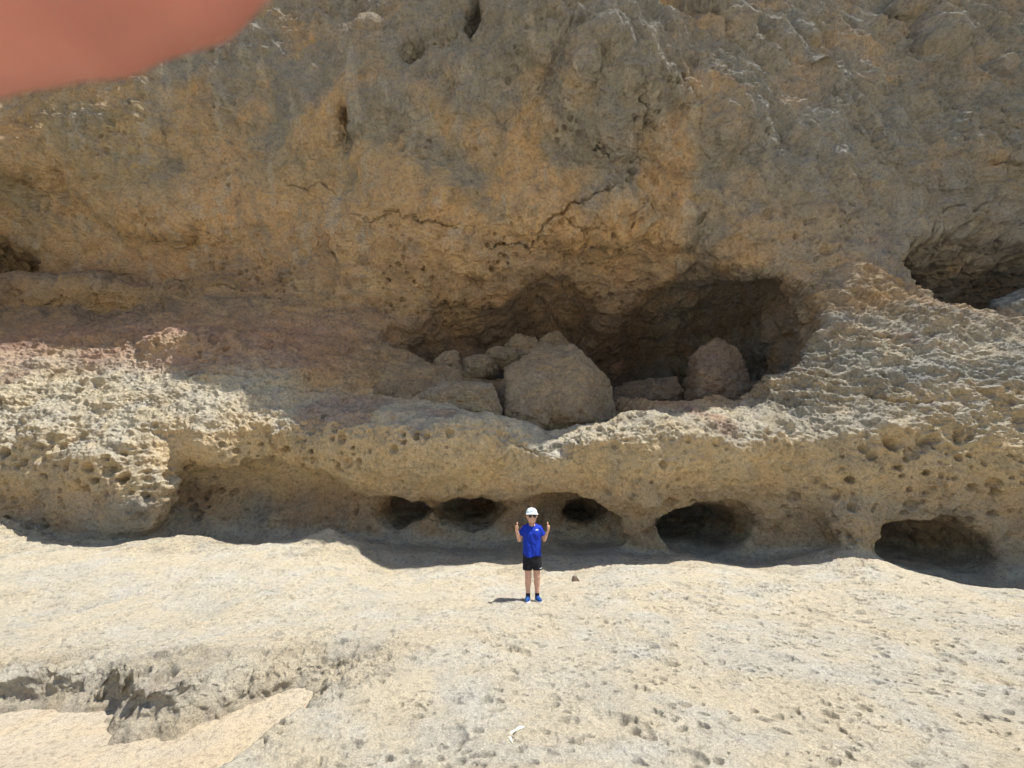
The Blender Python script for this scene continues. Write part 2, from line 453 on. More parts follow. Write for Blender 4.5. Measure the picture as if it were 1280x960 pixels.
CARVE = [ # px, py, Y, half w, half h, depth radius, blend
 (868,438,11.7,100,88,4.2,.07), (880,500,10.3,80,17,1.4,.15), (790,460,12.0,70,62,3.0,.25), (900,405,12.5,46,50,3.0,.1), (610,432,11.9,90,44,1.8,.5), (562,390,11.1,34,24,.9,.12), (535,436,11.5,32,20,1.6,.12), (600,385,11.0,22,16,.7,.1), (600,446,12.0,30,20,1.4,.12), (665,410,11.6,30,20,1.0,.15), (500,425,11.0,22,18,.6,.12),
 (690,400,12.2,60,46,2.0,.25), (640,395,11.0,26,16,.7,.12), (598,350,10.6,16,10,.5,.08),
 (507,638,9.5,33,23,1.3,.06), (588,636,9.7,46,24,2.0,.06), (716,652,9.0,62,46,1.1,.06), (733,640,10.1,30,19,1.7,.06),
 (610,672,8.8,150,48,.75,.35), (860,654,9.5,62,33,2.4,.06),
 (1124,688,8.6,80,52,2.0,.07), (1157,652,10.2,24,13,1.3,.05), (1235,665,8.6,20,14,.9,.06), (330,632,9.0,125,56,.7,.3),
 (1218,345,9.8,122,56,3.6,.10), (1236,378,9.4,90,20,1.4,.15), (1340,345,10.3,110,50,2.8,.15), (0,336,12.2,60,31,2.4,.10), (597,26,7.7,17,30,1.3,.06), (520,60,8.1,26,17,.8,.08),
 (1190,250,9.2,60,25,.4,.2), (650,520,9.6,60,22,1.2,.4), (735,518,9.6,55,20,1.2,.4), (668,592,7.55,28,34,.5,.2), (330,205,9.7,90,18,.35,.3), (430,175,9.2,14,50,.4,.2),
]
for px, py, Yc, hw, hh, ry, kk in CARVE:
    sl, d = ell(px, py, Yc, hw, hh, ry)
    F[sl] = smin(F[sl], d, kk)
ADD = [ # lip humps, terraces, ribs, the stepped ridges of the upper right
 (560,540,8.6,105,24,.8,.3), (865,556,8.3,125,24,.75,.3), (185,615,8.3,30,42,.45,.25), (128,585,8.15,30,22,.35,.2), (245,450,10.4,62,34,.8,.25), (350,475,10.7,70,28,.9,.25),
 (100,378,12.4,160,20,1.2,.25), (1060,420,9.0,34,20,.3,.2), (560,560,8.45,98,40,.85,.3), (865,572,8.2,140,40,.85,.3), (520,215,9.9,60,50,.8,.4), (760,245,9.6,150,45,.8,.5), (940,260,9.4,80,55,.7,.5), (250,250,10.9,120,40,.7,.5), (90,170,10.3,110,50,.7,.5),(735,25,8.1,42,14,.42,.08), (790,70,8.35,22,24,.38,.07), (838,100,8.5,16,20,.34,.06),
 (915,165,8.75,14,26,.34,.06), (850,15,8.0,55,14,.4,.08), (905,55,8.3,18,24,.36,.06), (1150,12,8.4,34,14,.36,.08), (1165,45,8.5,14,18,.3,.06), (940,190,8.9,9,12,.25,.05),
 (572,25,8.3,7,34,.45,.06), (500,45,8.5,50,10,.4,.10), (1085,560,7.7,50,40,.45,.3), (800,575,7.9,30,55,.35,.3), (1060,650,7.9,26,45,.4,.3),
]
for px, py, Yc, hw, hh, ry, kk in ADD:
    sl, d = ell(px, py, Yc, hw, hh, ry)
    F[sl] = smax(F[sl], -d, kk)
# foot of the cliff grows out of the shelf
HX, HY = np.meshgrid(gx, gy, indexing='ij')
hh_ = relief(HX, HY) - 0.6 * sstep(7.3, 6.3, HY)
F = smax(F, (hh_[:, :, None].astype(f32) - Z), 0.22)
F = np.maximum(F, Y - (Y1 - 0.5)); F = np.maximum(F, X - (X1 - 0.5)); F = np.maximum(F, (X0 + 0.5) - X)
F = smin(F, 17.9 - Z, 0.5)
V, Q = surface_net(F, (X0, Y0, Z0), ST)
del X, Y, Z, F
V = smooth(V, Q, 2, 0.5)

def proj(V):
    y = V[:,1]; z = V[:,2] - CAM_H
    dep = y * math.cos(PITCH) + z * math.sin(PITCH); up = z * math.cos(PITCH) - y * math.sin(PITCH)
    dep = np.maximum(dep, 0.05)
    return 640 + F_PX * V[:,0] / dep, 480 - F_PX * up / dep
pxx, pyy = proj(V)
inn = (pxx > -90) & (pxx < 1370) & (pyy > -70)
N0 = normals(V, Q)
tocam = np.array([0, 0, CAM_H]) - V
facing = (N0 * tocam).sum(1) > -0.35 * np.linalg.norm(tocam, axis=1)
qi = (inn & facing)[Q].any(1)

def cliff_tint(V, N):
    """rock colours by place, with cave shade and belly bounce light painted in"""
    x, y, z = V[:,0], V[:,1], V[:,2]
    px, py = None, None
    a = fbm(x, y, z, 1.9, 4, 71); b = fbm(x * 0.7, y, z * 1.5, 0.9, 4, 81); c = fbm(x, y, z * 2.2, 3.0, 3, 91); d = fbm(x, y, z, 0.45, 3, 95)
    col = OCHRE[None] * np.ones((len(V), 1))
    def lay(col, tone, w): w = np.clip(w, 0, 1)[:, None]; return col * (1 - w) + tone[None] * w
    col = lay(col, OLIVE, sstep(7.5, 11.5, z) * (0.65 + 1.2 * a))
    col = lay(col, GREY, sstep(-0.12, 0.30, a + 0.6 * sstep(8.0, 12.0, z + 0.3 * x) - 0.27) * sstep(5.5, 9, z + 0.25 * x) * 0.82)
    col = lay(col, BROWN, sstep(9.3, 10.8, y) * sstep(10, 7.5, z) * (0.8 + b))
    col = lay(col, ORANGE, sstep(0.0, 0.3, c) * sstep(9.5, 7, z) * sstep(3.2, 4.5, z) * 0.6)
    col = lay(col, np.array([.67, .49, .29]), sstep(-0.1, 0.3, b) * sstep(3.5, 5, z) * sstep(10.5, 8, z) * sstep(11.5, 10.5, y) * 0.7)
    stn = fbm(x, y, z * 0.22, 0.5, 4, 97, 0.6)
    col = lay(col, GREY * 0.8, sstep(0.08, 0.3, stn) * sstep(7.5, 9.5, z) * 0.4)
    col = lay(col, np.array([.52, .48, .40]), sstep(0.08, 0.3, -stn) * sstep(7, 9, z) * 0.45)
    col = lay(col, np.array([.17, .13, .10]), sstep(11.2, 12.2, y) * np.clip(sstep(-2.5, 0, x) * sstep(8.5, 7, z) + sstep(7, 9, x), 0, 1) * 0.9)  # darkens the deep cave interiors: their shade put into the rock colour
    # lit crust of the low ledges
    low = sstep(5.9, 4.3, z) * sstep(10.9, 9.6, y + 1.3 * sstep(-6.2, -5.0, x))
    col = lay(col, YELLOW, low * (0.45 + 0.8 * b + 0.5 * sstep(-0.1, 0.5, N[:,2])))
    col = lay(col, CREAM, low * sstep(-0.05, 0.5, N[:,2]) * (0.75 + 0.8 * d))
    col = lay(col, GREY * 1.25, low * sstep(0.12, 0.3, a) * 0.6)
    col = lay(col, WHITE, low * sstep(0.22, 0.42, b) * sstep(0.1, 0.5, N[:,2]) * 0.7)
    col = lay(col, GREY * 1.1, sstep(4.5, 6.5, x) * sstep(2.2, 3, z) * (0.5 + 0.9 * b))
    # ochre bellies over the sea caves, lightened to paint in ground bounce
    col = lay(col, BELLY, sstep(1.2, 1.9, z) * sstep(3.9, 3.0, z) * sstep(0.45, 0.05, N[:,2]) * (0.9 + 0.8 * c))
    # pinkish band at the back of the left ledge and on the boulder terrace
    pk = sstep(4.0, 4.7, z) * sstep(6.8, 5.6, z) * sstep(-3.5, -5.5, x)
    col = lay(col, PINK, pk * (0.65 + 0.9 * b))
    col = lay(col, PINK, sstep(0.2, 0.32, a) * sstep(2.5, 3, z) * sstep(9, 6, z) * 0.5)
    rs = np.exp(-((x - 4.15) / 0.22)**2) * sstep(2.2, 2.6, z) * sstep(3.9, 3.4, z)
    col = lay(col, PINK * 1.05, rs * 0.7)
    # pale washed floor at the cliff foot
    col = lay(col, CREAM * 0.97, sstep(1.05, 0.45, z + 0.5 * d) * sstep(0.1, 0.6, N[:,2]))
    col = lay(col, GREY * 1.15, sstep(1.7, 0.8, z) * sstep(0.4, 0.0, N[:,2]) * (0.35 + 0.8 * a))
    return np.clip(col, 0.03, 0.85)

CRACKS = []
for pl, Yc, w_, dp in (([(610,300),(640,292),(660,297),(700,284),(735,272),(762,272)],9.8,.035,.14), ([(700,284),(722,292),(748,290)],9.7,.025,.1), ([(735,205),(745,207),(753,212)],8.9,.05,.14), ([(772,165),(790,182),(806,187)],8.7,.04,.12),
        ([(1165,300),(1168,272),(1195,255),(1218,258),(1240,250)],9.3,.04,.12), ([(1168,300),(1205,282),(1222,262)],9.3,.04,.12), ([(1210,215),(1235,208),(1262,218)],9.3,.06,.14),
        ([(345,208),(375,216),(392,212),(415,228)],9.5,.04,.10), ([(440,268),(470,275),(500,272),(530,281),(575,288)],9.9,.03,.10), ([(225,345),(250,352),(270,362),(330,372)],11.3,.06,.14),
        ([(0,500),(20,512),(45,508)],8.9,.06,.12), ([(640,556),(665,566),(700,560),(735,548)],8.1,.04,.08), ([(1060,500),(1085,512),(1130,512)],8.1,.07,.10)):
    CRACKS.append((np.array([[at(px_, py_, Yc)[0], at(px_, py_, Yc)[2]] for px_, py_ in pl]), w_, dp))

def mpits(x, y, z, sc, rad, seed, keep, mask):
    out = np.zeros(len(x)); m = np.nonzero(mask > 0.03)[0]
    if len(m): out[m] = pits(x[m], y[m], z[m], sc, rad, seed, keep) 
    return out

def detail(V, N, Qd, amp=1.0):
    x, y, z = V[:,0], V[:,1], V[:,2]
    xw = x + 0.12 * perlin(x / .5, y / .5, z / .5, 3); zw = z + 0.10 * perlin(x / .4, y / .4, z / .4, 4)
    up = sstep(-0.15, 0.45, N[:,2])
    low = sstep(6.6, 5.2, z) * sstep(0.35, 0.8, z)
    crust = np.clip(up * low + 0.55 * sstep(1.5, 4, x) * low * sstep(2.4, 3.0, z), 0, 1)
    crust = crust * (1 - 0.75 * sstep(-3.4, -2.6, x) * sstep(1.6, 0.8, x))
    slope_r = sstep(3.6, 5.5, x) * sstep(2.0, 2.8, z) * sstep(7, 6, z); crust = np.maximum(crust, slope_r)
    low2 = sstep(0.15, 0.5, z)
    d = 0.15 * fbm(x, y, z * 1.3, 1.25, 3, 101) + sstep(5, 7, z) * (0.42 * fbm(x + 0.3 * z, y, z * 0.8 - 0.3 * x, 1.9, 4, 103, 0.55) + 0.16 * fbm(x + 0.5 * z, y, z * 0.7 - 0.4 * x, 2.4, 4, 107, 0.5, True) + 0.10 * fbm(x, y, z * 1.6, 0.8, 4, 105, 0.6, True))
    d += 0.075 * fbm(xw, y, zw * 1.7, 0.42, 4, 111, 0.55) * (0.9 + 0.4 * crust) * (0.35 + 0.65 * low2)
    rg = fbm(xw, y, zw * 1.5, 0.50, 5, 121, 0.62, True)
    d += (0.13 * rg * crust + 0.06 * rg * sstep(4, 6, z))
    # diagonal ribs, upper right, where rock steps back along the bedding
    t = (z - 0.0) * 0.62 + x * 0.78
    q = fbm(t, y * 0.3, (x * 0.62 - z * 0.78) * 0.28, 0.9, 4, 131, 0.55, True)
    d += 0.32 * q * sstep(0.3, 2, x) * sstep(7.5, 9, z)
    q2 = fbm(t * 1.0 , y, (x * 0.62 - z * 0.78) * 0.33, 0.5, 4, 137, 0.55, True)
    sm = sstep(-0.15, 0.25, perlin(x / 1.2, y / 1.2, z / .9, 139)); d += 0.24 * q2 * slope_r * (0.25 + 0.75 * sm)
    # long irregular cracks, each with its own run over the face
    jx = 0.16 * fbm(x, y, z, 0.35, 4, 141, 0.7); jz = 0.22 * fbm(x, y, z, 0.35, 4, 142, 0.7)
    for pts, w_, dp in CRACKS:
        lo = pts.min(0) - 0.4; hi = pts.max(0) + 0.4
        m = np.nonzero((x > lo[0]) & (x < hi[0]) & (z > lo[1]) & (z < hi[1]) & (y < 11.5))[0]
        if not len(m): continue
        best = np.full(len(m), 9.0); tt = np.zeros(len(m))
        for i in range(len(pts) - 1):
            ax, az = pts[i]; ex, ez = pts[i+1] - pts[i]
            wx = x[m] + jx[m] - ax; wz = z[m] + jz[m] - az
            t_ = np.clip((wx * ex + wz * ez) / (ex * ex + ez * ez), 0, 1)
            dd = np.hypot(wx - ex * t_, wz - ez * t_)
            tt = np.where(dd < best, (i + t_) / (len(pts) - 1), tt); best = np.minimum(best, dd)
        ww = w_ * (0.25 + np.sin(np.pi * np.clip(tt, 0, 1))) * (0.6 + 1.4 * np.abs(perlin(x[m] / .3, y[m] / .3, z[m] / .3, 9)))
        d[m] -= dp * sstep(ww, ww * 0.2, best)
    # pits
    mk = sstep(-0.1, 0.25, perlin(x / 1.3, y / 1.3, z / 1.3, 151))
    band = np.maximum(sstep(0.3, 0.6, z) * sstep(3.0, 2.3, z) * sstep(0.5, 0.1, N[:,2]), sstep(6.0, 7.0, z) * sstep(9.8, 8.4, z) * 0.8)
    mm = np.clip(0.25 * low2 + band + 0.9 * crust, 0, 1)
    band = np.maximum(band, 0.7 * sstep(0.05, 0.3, perlin(x / 2.1, y / 2.1, z / 1.1, 155)) * sstep(8, 10, z))
    mm = np.clip(0.18 * low2 + band * (0.4 + 0.6 * mk) + 0.9 * crust, 0, 1)
    mp = sstep(-0.15, 0.2, perlin(x / .9, y / .9, z / .9, 152))
    p1 = mpits(x, y, z, 0.40, 0.29, 161, 0.9, mm * (0.2 + 0.8 * mk)); d -= 0.15 * np.sqrt(p1) * mm * (0.3 + 0.7 * mk)
    p2 = mpits(x, y, z * 1.2, 0.19, 0.38, 162, 0.85, mm * mp); d -= 0.08 * np.sqrt(p2) * mm * mp
    p5 = mpits(x, y, z, 0.27, 0.30, 165, 1.0, band); d -= 0.20 * np.sqrt(p5) * np.clip(band * (0.25 + 0.75 * mk), 0, 1) * sstep(0.3, 0.8, z)
    p3 = mpits(x, y, z, 0.09, 0.42, 163, 0.6, mm); d -= 0.03 * p3 * mm
    p4 = mpits(x, y, z, 0.70, 0.22, 164, 0.8, band + 0.35 * crust); d -= 0.15 * np.sqrt(p4) * sstep(0.3, 0.8, z) * np.clip(band + 0.35 * crust, 0, 1)
    d += 0.055 * fbm(x, y, z * 1.4, 0.24, 4, 172, 0.62) * (0.3 + 0.7 * low2)
    d += 0.022 * fbm(x, y, z, 0.10, 2, 171, 0.6, True) * (0.4 + 0.6 * low2)
    return V + N * (d * amp)[:, None], crust

Vd, Qd = subdivide(V, Q[qi]); Vd = smooth(Vd, Qd, 1, 0.5)
Vd, Qd = subdivide(Vd, Qd); Vd = smooth(Vd, Qd, 1, 0.4)
used = np.unique(Qd); rm = np.full(len(Vd), -1, np.int64); rm[used] = np.arange(len(used)); Vd = Vd[used]; Qd = rm[Qd]
Nd = normals(Vd, Qd)
Vn, cr = detail(Vd, Nd, Qd)
N1 = normals(Vn, Qd)
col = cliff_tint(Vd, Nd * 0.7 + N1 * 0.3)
Vc, Qc = V.copy(), Q[~qi]
used = np.unique(Qc); rm = np.full(len(Vc), -1, np.int64); rm[used] = np.arange(len(used)); Vc = Vc[used]; Qc = rm[Qc]
Nc = N0[used]
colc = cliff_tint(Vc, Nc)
Vc, _ = detail(Vc, Nc, Qc, 0.9)
VA = np.concatenate([Vn, Vc]); QA = np.concatenate([Qd, Qc + len(Vn)])
print('cliff verts', len(VA), 'coarse', len(Vc))
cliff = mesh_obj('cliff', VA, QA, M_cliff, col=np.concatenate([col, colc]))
tag(cliff, kind='structure')

# ------------------------------------------------------------------ the rock shelf in front
rows = np.concatenate([[-600, -200, -80, -30, -12, -5, -2, 0, 1.0, 1.5], 1.9 * (8.7 / 1.9) ** np.linspace(0, 1, 620), [9.2, 10, 14, 40, 300]])
cc = np.concatenate([-np.array([400, 120, 40, 14, 6, 3, 2.2, 1.8]), np.linspace(-1.55, 1.55, 1400), [1.8, 2.2, 3, 6, 14, 40, 120, 400]])
Wd = np.maximum(rows, 1.9) + 0.5
GXs = cc[None, :] * np.where(rows > 9, 9.2, Wd)[:, None]; GYs = np.repeat(rows[:, None], len(cc), 1)
x = GXs.ravel(); y = GYs.ravel(); z0 = np.zeros_like(x)
near = (np.abs(x) < 16) & (y > 0.9) & (y < 9)
H = np.zeros_like(x)
H[near] = relief(x[near], y[near])
wob = 0.10 * fbm(x, y, z0, 0.5, 4, 201, 0.6)
sd = poly_sd(x + 2.2 * wob + 0.22 * fbm(x, y, z0, 0.9, 2, 207), y + 1.3 * wob, BAS)
soft = 0.27 + 0.10 * fbm(x, y, z0, 0.5, 2, 261)
bas = np.where(near | (y <= 0.9), 1, 0) * sstep(0.02 + 0.3 * soft - .04, -soft, sd)
# low swells toward the channel
edge_r = 0.07 * sstep(0.9, 0.0, np.abs(sd)) * (sd > 0)
H = H - 0.36 * bas
rug = np.zeros_like(x)
scarp = np.exp(-((sd - 0.10) / 0.30)**2) * sstep(3.1, 3.6, y)          # ragged rim behind the sand
rim2 = np.exp(-((x + 1.5) / 0.55)**2 - ((y - 4.15) / 0.32)**2) + 0.8 * np.exp(-((x + 2.5) / 0.6)**2 - ((y - 4.0) / 0.3)**2)
rug = np.clip(scarp + rim2, 0, 1)
xn = x[near]; yn = y[near]; zn = z0[near]; rn = rug[near]
d = 0.035 * fbm(xn, yn, zn, 0.9, 3, 211) + 0.016 * fbm(xn, yn * 1.3, zn, 0.25, 4, 212, 0.6) * sstep(-0.3, 0.3, perlin(xn / 1.7, yn / 1.7, zn, 213))
d += rn * (0.13 * fbm(xn, yn, zn, 0.34, 5, 214, 0.62, True) - 0.03)
xw_ = xn + 0.05 * fbm(xn, yn, zn, .12, 3, 251); yw_ = yn + 0.05 * fbm(xn, yn, zn, .12, 3, 252)
mask = sstep(-0.05, 0.28, perlin(xn / 1.1, yn / .8, zn + 2.2, 215)); mask2 = sstep(-0.1, 0.2, perlin(xn / .6, yn / .45, zn + 7.2, 216))
p = pits2(xw_, yw_ * 1.2, 0.30, 0.22, 221, 0.45); d -= 0.055 * np.sqrt(p) * np.clip(mask * 0.7 + rn, 0, 1)
p = pits2(xw_, yw_ * 1.2, 0.12, 0.36, 222, 0.55); d -= 0.028 * np.sqrt(p) * np.clip(mask * mask2 + rn, 0, 1)
p = pits2(xw_, yw_ * 1.2, 0.055, 0.42, 223, 0.5); d -= 0.016 * p * np.clip(0.35 + mask2, 0, 1)
p = pits2(xw_, yw_ * 1.2, 0.16, 0.20, 227, 0.35); d -= 0.05 * np.sqrt(p)
p = pits2(xw_, yw_ * 1.2, 1.0, 0.14, 224, 0.6); d -= 0.05 * np.sqrt(p)
p = pits2(xw_, yw_ * 1.2, 0.085, 0.34, 229, 0.6); d -= 0.048 * np.sqrt(p) * sstep(0.05, 0.25, perlin(xn / .45, yn / .32, zn + 3.3, 218))
rg = fbm(xn, yn * 1.2, zn, 0.35, 4, 225, 0.6, True); d += 0.03 * rg * mask * mask2
d += 0.009 * fbm(xn, yn, zn, 0.08, 3, 226, 0.65) + 0.010 * fbm(xn, yn, zn, 0.16, 3, 228, 0.6, True)
# dark hollow notches in the scarp
for hx, hy, hr, hd in ((-3.45, 3.84, .13, .16), (-2.78, 3.70, .08, .14), (-3.0, 3.75, .06, .12), (-3.75, 3.9, .07, .12), (-1.28, 4.10, .09, .24), (-1.36, 4.25, .07, .2), (-1.65, 4.32, .07, .12), (-1.75, 4.4, .10, .10), (-1.1, 2.42, .05, .08), (-1.25, 2.5, .06, .08), (-3.1, 4.08, .08, .12)):
    q = (xn - hx + 0.3 * wob[near])**2 + ((yn - hy) * 1.3 - 0.3 * wob[near])**2
    d -= hd * sstep(hr * hr, hr * hr * 0.25, q)
bump_in = (1 - bas[near]); d *= (0.15 + 0.85 * bump_in)
H[near] += d
H -= 0.9 * sstep(8.0, 8.9, y)
# overhang the scarp a little: push its crest toward the viewer
yy = y - 0.11 * sstep(-0.10, 0.02, sd) * sstep(0.55, 0.10, sd) * near * sstep(3.3, 3.6, y) * sstep(-2.0, -2.6, x)
jm = np.nonzero(near & (np.abs(sd) < 0.6))[0]
jw = np.exp(-(sd[jm] / 0.28)**2) * sstep(2.2, 3.2, y[jm])
yy[jm] += 0.09 * jw * fbm(x[jm], y[jm] * 1.5, H[jm] * 1.6, 0.26, 4, 241, 0.62)
x = x.copy(); x[jm] += 0.07 * jw * fbm(x[jm] + 9, y[jm] * 1.5, H[jm] * 1.6, 0.24, 4, 243, 0.62)
VG = np.stack([x, yy, H], 1)
nr, nc = GXs.shape
ii = np.arange(nr * nc).reshape(nr, nc)
QG = np.stack([ii[:-1, :-1], ii[:-1, 1:], ii[1:, 1:], ii[1:, :-1]], -1).reshape(-1, 4)
a = fbm(x, y, z0, 1.6, 4, 231); b = fbm(x, y * 1.4, z0, 0.5, 4, 232)
cg = CREAM[None] * np.ones((len(x), 1))
def lay(col, tone, w): w = np.clip(w, 0, 1)[:, None]; return col * (1 - w) + tone[None] * w
cg = lay(cg, YELLOW * 1.1, 0.6 * a)
cg = lay(cg, WHITE * 0.97, 0.2 + sstep(0.05, 0.3, b) * 0.4)
cg = lay(cg, GREY * 1.6, sstep(0.10, 0.35, -a) * 0.06)
cg = lay(cg, np.array([.44, .37, .27]), rug * (0.35 + 1.2 * b))
cg = lay(cg, np.array([.55, .47, .345]), sstep(0.02, -0.15, sd) * 1.0)
cg = lay(cg, np.array([.60, .48, .32]), sstep(12, 30, np.hypot(x, y)))
ground = mesh_obj('ground', VG, QG, M_ground, col=cg)
tag(ground, kind='structure')

# sand lying in the basin
sxs = np.linspace(-8.2, -0.9, 500); sys_ = np.linspace(0.3, 4.8, 340)
SX, SY = np.meshgrid(sxs, sys_, indexing='ij'); x = SX.ravel(); y = SY.ravel(); z0 = x * 0
hs = -0.26 + 0.05 * fbm(x, y, z0, 0.9, 3, 301) + 0.012 * fbm(x, y, z0, 0.18, 3, 302) + 0.10 * sstep(3.2, 4.4, y) + 0.14 * sstep(-2.9, -2.1, x) * sstep(3.0, 3.8, y)
jj = np.arange(len(x)).reshape(SX.shape)
QS = np.stack([jj[:-1, :-1], jj[1:, :-1], jj[1:, 1:], jj[:-1, 1:]], -1).reshape(-1, 4)
sdv = poly_sd(x, y, BAS); keep = (sdv < 0.6)[QS].all(1); QS = QS[keep]
used = np.unique(QS); rm = np.full(len(x), -1); rm[used] = np.arange(len(used))
sand = mesh_obj('sand', np.stack([x, y, hs], 1)[used], rm[QS], M_sand)
tag(sand, kind='structure')

# ------------------------------------------------------------------ loose boulders
def rock(name, c, r, seed, mat_col, label, cat='boulder', group=None, rough=1.0, step=None, stretch=0.0, lobes=0, flat=False):
    """a weathered boulder as its own closed mesh; c centre, r radii in metres"""
    step = step or max(r) / 34
    R3 = np.array(r) * 1.45
    ax = [np.arange(-R3[i], R3[i] + step, step) for i in range(3)]
    x, y, z = np.meshgrid(*ax, indexing='ij')
    rs = np.random.RandomState(seed)
    q = (1 - np.sqrt((x / r[0])**2 + (y / r[1])**2 + (z / r[2])**2)) * min(r)
    for _ in range(lobes):
        o = (rs.rand(3) - 0.5) * 1.2 * np.array(r); o[2] = abs(o[2]) * 0.9
        k_ = rs.uniform(0.3, 0.55)
        q = smax(q, (1 - np.sqrt(((x-o[0]) / (r[0]*k_))**2 + ((y-o[1]) / (r[1]*k_))**2 + ((z-o[2]) / (r[2]*k_))**2)) * min(r) * k_, 0.08 * min(r))
    m = min(r)
    q = q + m * (0.40 * fbm(x, y, z, m * 1.5, 3, seed) + rough * 0.10 * fbm(x, y, z, m * 0.5, 3, seed + 7, 0.6, True))
    for _ in range(9):
        n = rs.normal(size=3); n[2] = abs(n[2]) * 0.8; n /= np.linalg.norm(n)
        sup = math.sqrt(sum((n[i] * r[i])**2 for i in range(3)))
        q = smin(q, sup * rs.uniform(0.58, 0.86) - (x * n[0] + y * n[1] + z * n[2]) + 0.05 * m * fbm(x, y, z, m * .4, 2, seed + 21), 0.05 * m)
    if flat: q = smin(q, z + 0.75 * r[2], 0.05)
    q[[0, -1]] = -1; q[:, [0, -1]] = -1; q[:, :, [0, -1]] = -1
    V, Q = surface_net(q, (ax[0][0], ax[1][0], ax[2][0]), step)
    V = smooth(V, Q, 1, 0.5)
    if max(r) > 0.12: V, Q = subdivide(V, Q); V = smooth(V, Q, 1, 0.4)
    N = normals(V, Q)
    x, y, z = (V + np.array(c)).T
    if max(r) > 0.12:
        d = 0.11 * rough * fbm(x, y, z * 1.8, 0.5, 5, seed + 3, 0.62, True) + 0.03 * fbm(x, y, z, 0.12, 3, seed + 5, 0.6)
        d -= 0.05 * np.sqrt(pits(x, y, z, 0.2, 0.3, seed, 0.5))
        V = V + N * d[:, None]
    col = np.array(mat_col)[None] * (1 + 0.35 * fbm(x, y, z, max(r) * 0.8, 3, seed + 11))[:, None]
    o = mesh_obj(name, V, Q, M_cliff, col=col)
    o.location = c
    tag(o, label, cat, group)
    return o

def boulder_at(px, py, Y, hw, hh, ry, **k):
    c = at(px, py, Y); u, dy, dz = ray(px, py)
    return dict(c=tuple(c), r=(hw / F_PX / dy * Y, ry, hh / F_PX / dy * Y * 1.02), **k)
GB = 'boulders fallen inside the big cave'
for kw in (
 boulder_at(690,490,10.1,88,66,1.2, seed=3, mat_col=np.array([.40,.32,.22]), label='largest boulder, a round brown dome in the middle of the big cave', group=GB),
 boulder_at(578,504,9.3,52,36,.6, seed=9, mat_col=np.array([.46,.38,.27]), label='pale tan rounded boulder on the ledge left of the big brown dome', group=GB),
 boulder_at(528,492,10.0,68,42,.9, seed=14, mat_col=np.array([.38,.30,.205]), label='low brown boulder behind the pale tan one, left end of the cave rubble', group=GB),
 boulder_at(893,468,10.9,44,60,.6, seed=22, mat_col=np.array([.37,.28,.205]), label='tall reddish craggy rock standing in the right chamber of the big cave', group=GB, rough=1.2, lobes=2),
 boulder_at(945,496,10.8,38,26,.5, seed=31, mat_col=BROWN*1.1, label='squat brown block at the right rim of the big cave', group=GB),
 boulder_at(815,492,11.6,48,22,.6, seed=47, mat_col=BROWN*1.0, label='flat dark rock on the floor of the right chamber, left of the reddish rock', group=GB),
 boulder_at(1264,388,9.5,30,20,.6, seed=52, mat_col=GREY*1.3, label='grey boulder lying at the mouth of the upper right cave', group=None, lobes=2),
):
    rock('boulder', **kw)

RUB = ['small pinkish brown rock just above the gap between the two low boulders at left', 'dark brown rock in the rubble, left of the dome boulder top', 'small rounded rock at the back of the rubble, above the dark one',
       'brown rock peeping out directly over the top left of the dome boulder', 'brown rock peeping out over the top right of the dome boulder', 'smallest rock, at the left end of the rubble in the big cave']
for i, (px, py, Y, w) in enumerate(((560,452,11.0,19),(596,458,11.2,22),(628,446,11.5,18),(655,440,11.8,26),(694,434,12.0,26),(520,460,10.8,15))):
    b = boulder_at(px, py, Y, w, w * .75, w * .018)
    rock('rock', b['c'], b['r'], 70 + i, np.array([.37,.295,.20]), RUB[i], 'rock', 'rubble piled at the back of the big cave')

def gz_at(x, y):
    i = np.argmin((VG[:,0] - x)**2 + (VG[:,1] - y)**2); return float(H[i])
def ground_pt(px, py):
    u, dy, dz = ray(px, py); Yq = 5.0
    for _ in range(12):
        Yq = (gz_at(u / dy * Yq, Yq) - CAM_H) / (dz / dy)
    return u / dy * Yq, Yq, gz_at(u / dy * Yq, Yq)
x_, y_, z_ = ground_pt(720, 727)
rock('rock', (x_, y_ + .05, z_ + .02), (.075, .07, .055), 61, BROWN * 1.3, 'small brown rock on the pale ground just right of the boy', 'rock')

# ------------------------------------------------------------------ the child
SKIN = plain('skin', (.62, .36, .25), 0.55, 0.35, var=0.08, bscale=30, sss=0.15)
SHIRT = plain('blue_jersey', (.007, .033, .36), 0.75, 0.25, bump=0.004, bscale=18, var=0.12)
BLACK = plain('black_cloth', (.012, .012, .016), 0.8, 0.25, bump=0.004, bscale=20, var=0.2)
WHITEC = plain('white_cloth', (.66, .73, .76), 0.8, 0.2, bump=0.002, bscale=40, var=0.04)
PRINT = plain('white_print', (.8, .82, .85), 0.6, 0.2)
PALEB = plain('pale_blue_print', (.25, .38, .48), 0.6, 0.2)
LENS = plain('dark_lens', (.01, .01, .012), 0.12, 0.6)
BLUES = plain('blue_shoe', (.011, .055, .22), 0.6, 0.3, bump=0.002, bscale=90, var=0.25)
SOLE = plain('white_rubber', (.72, .72, .70), 0.6, 0.3)
HAIR = plain('light_brown_hair', (.20, .12, .06), 0.7, 0.2, bump=0.006, bscale=120, var=0.3)
LIP = plain('lips', (.45, .16, .12), 0.5, 0.3)

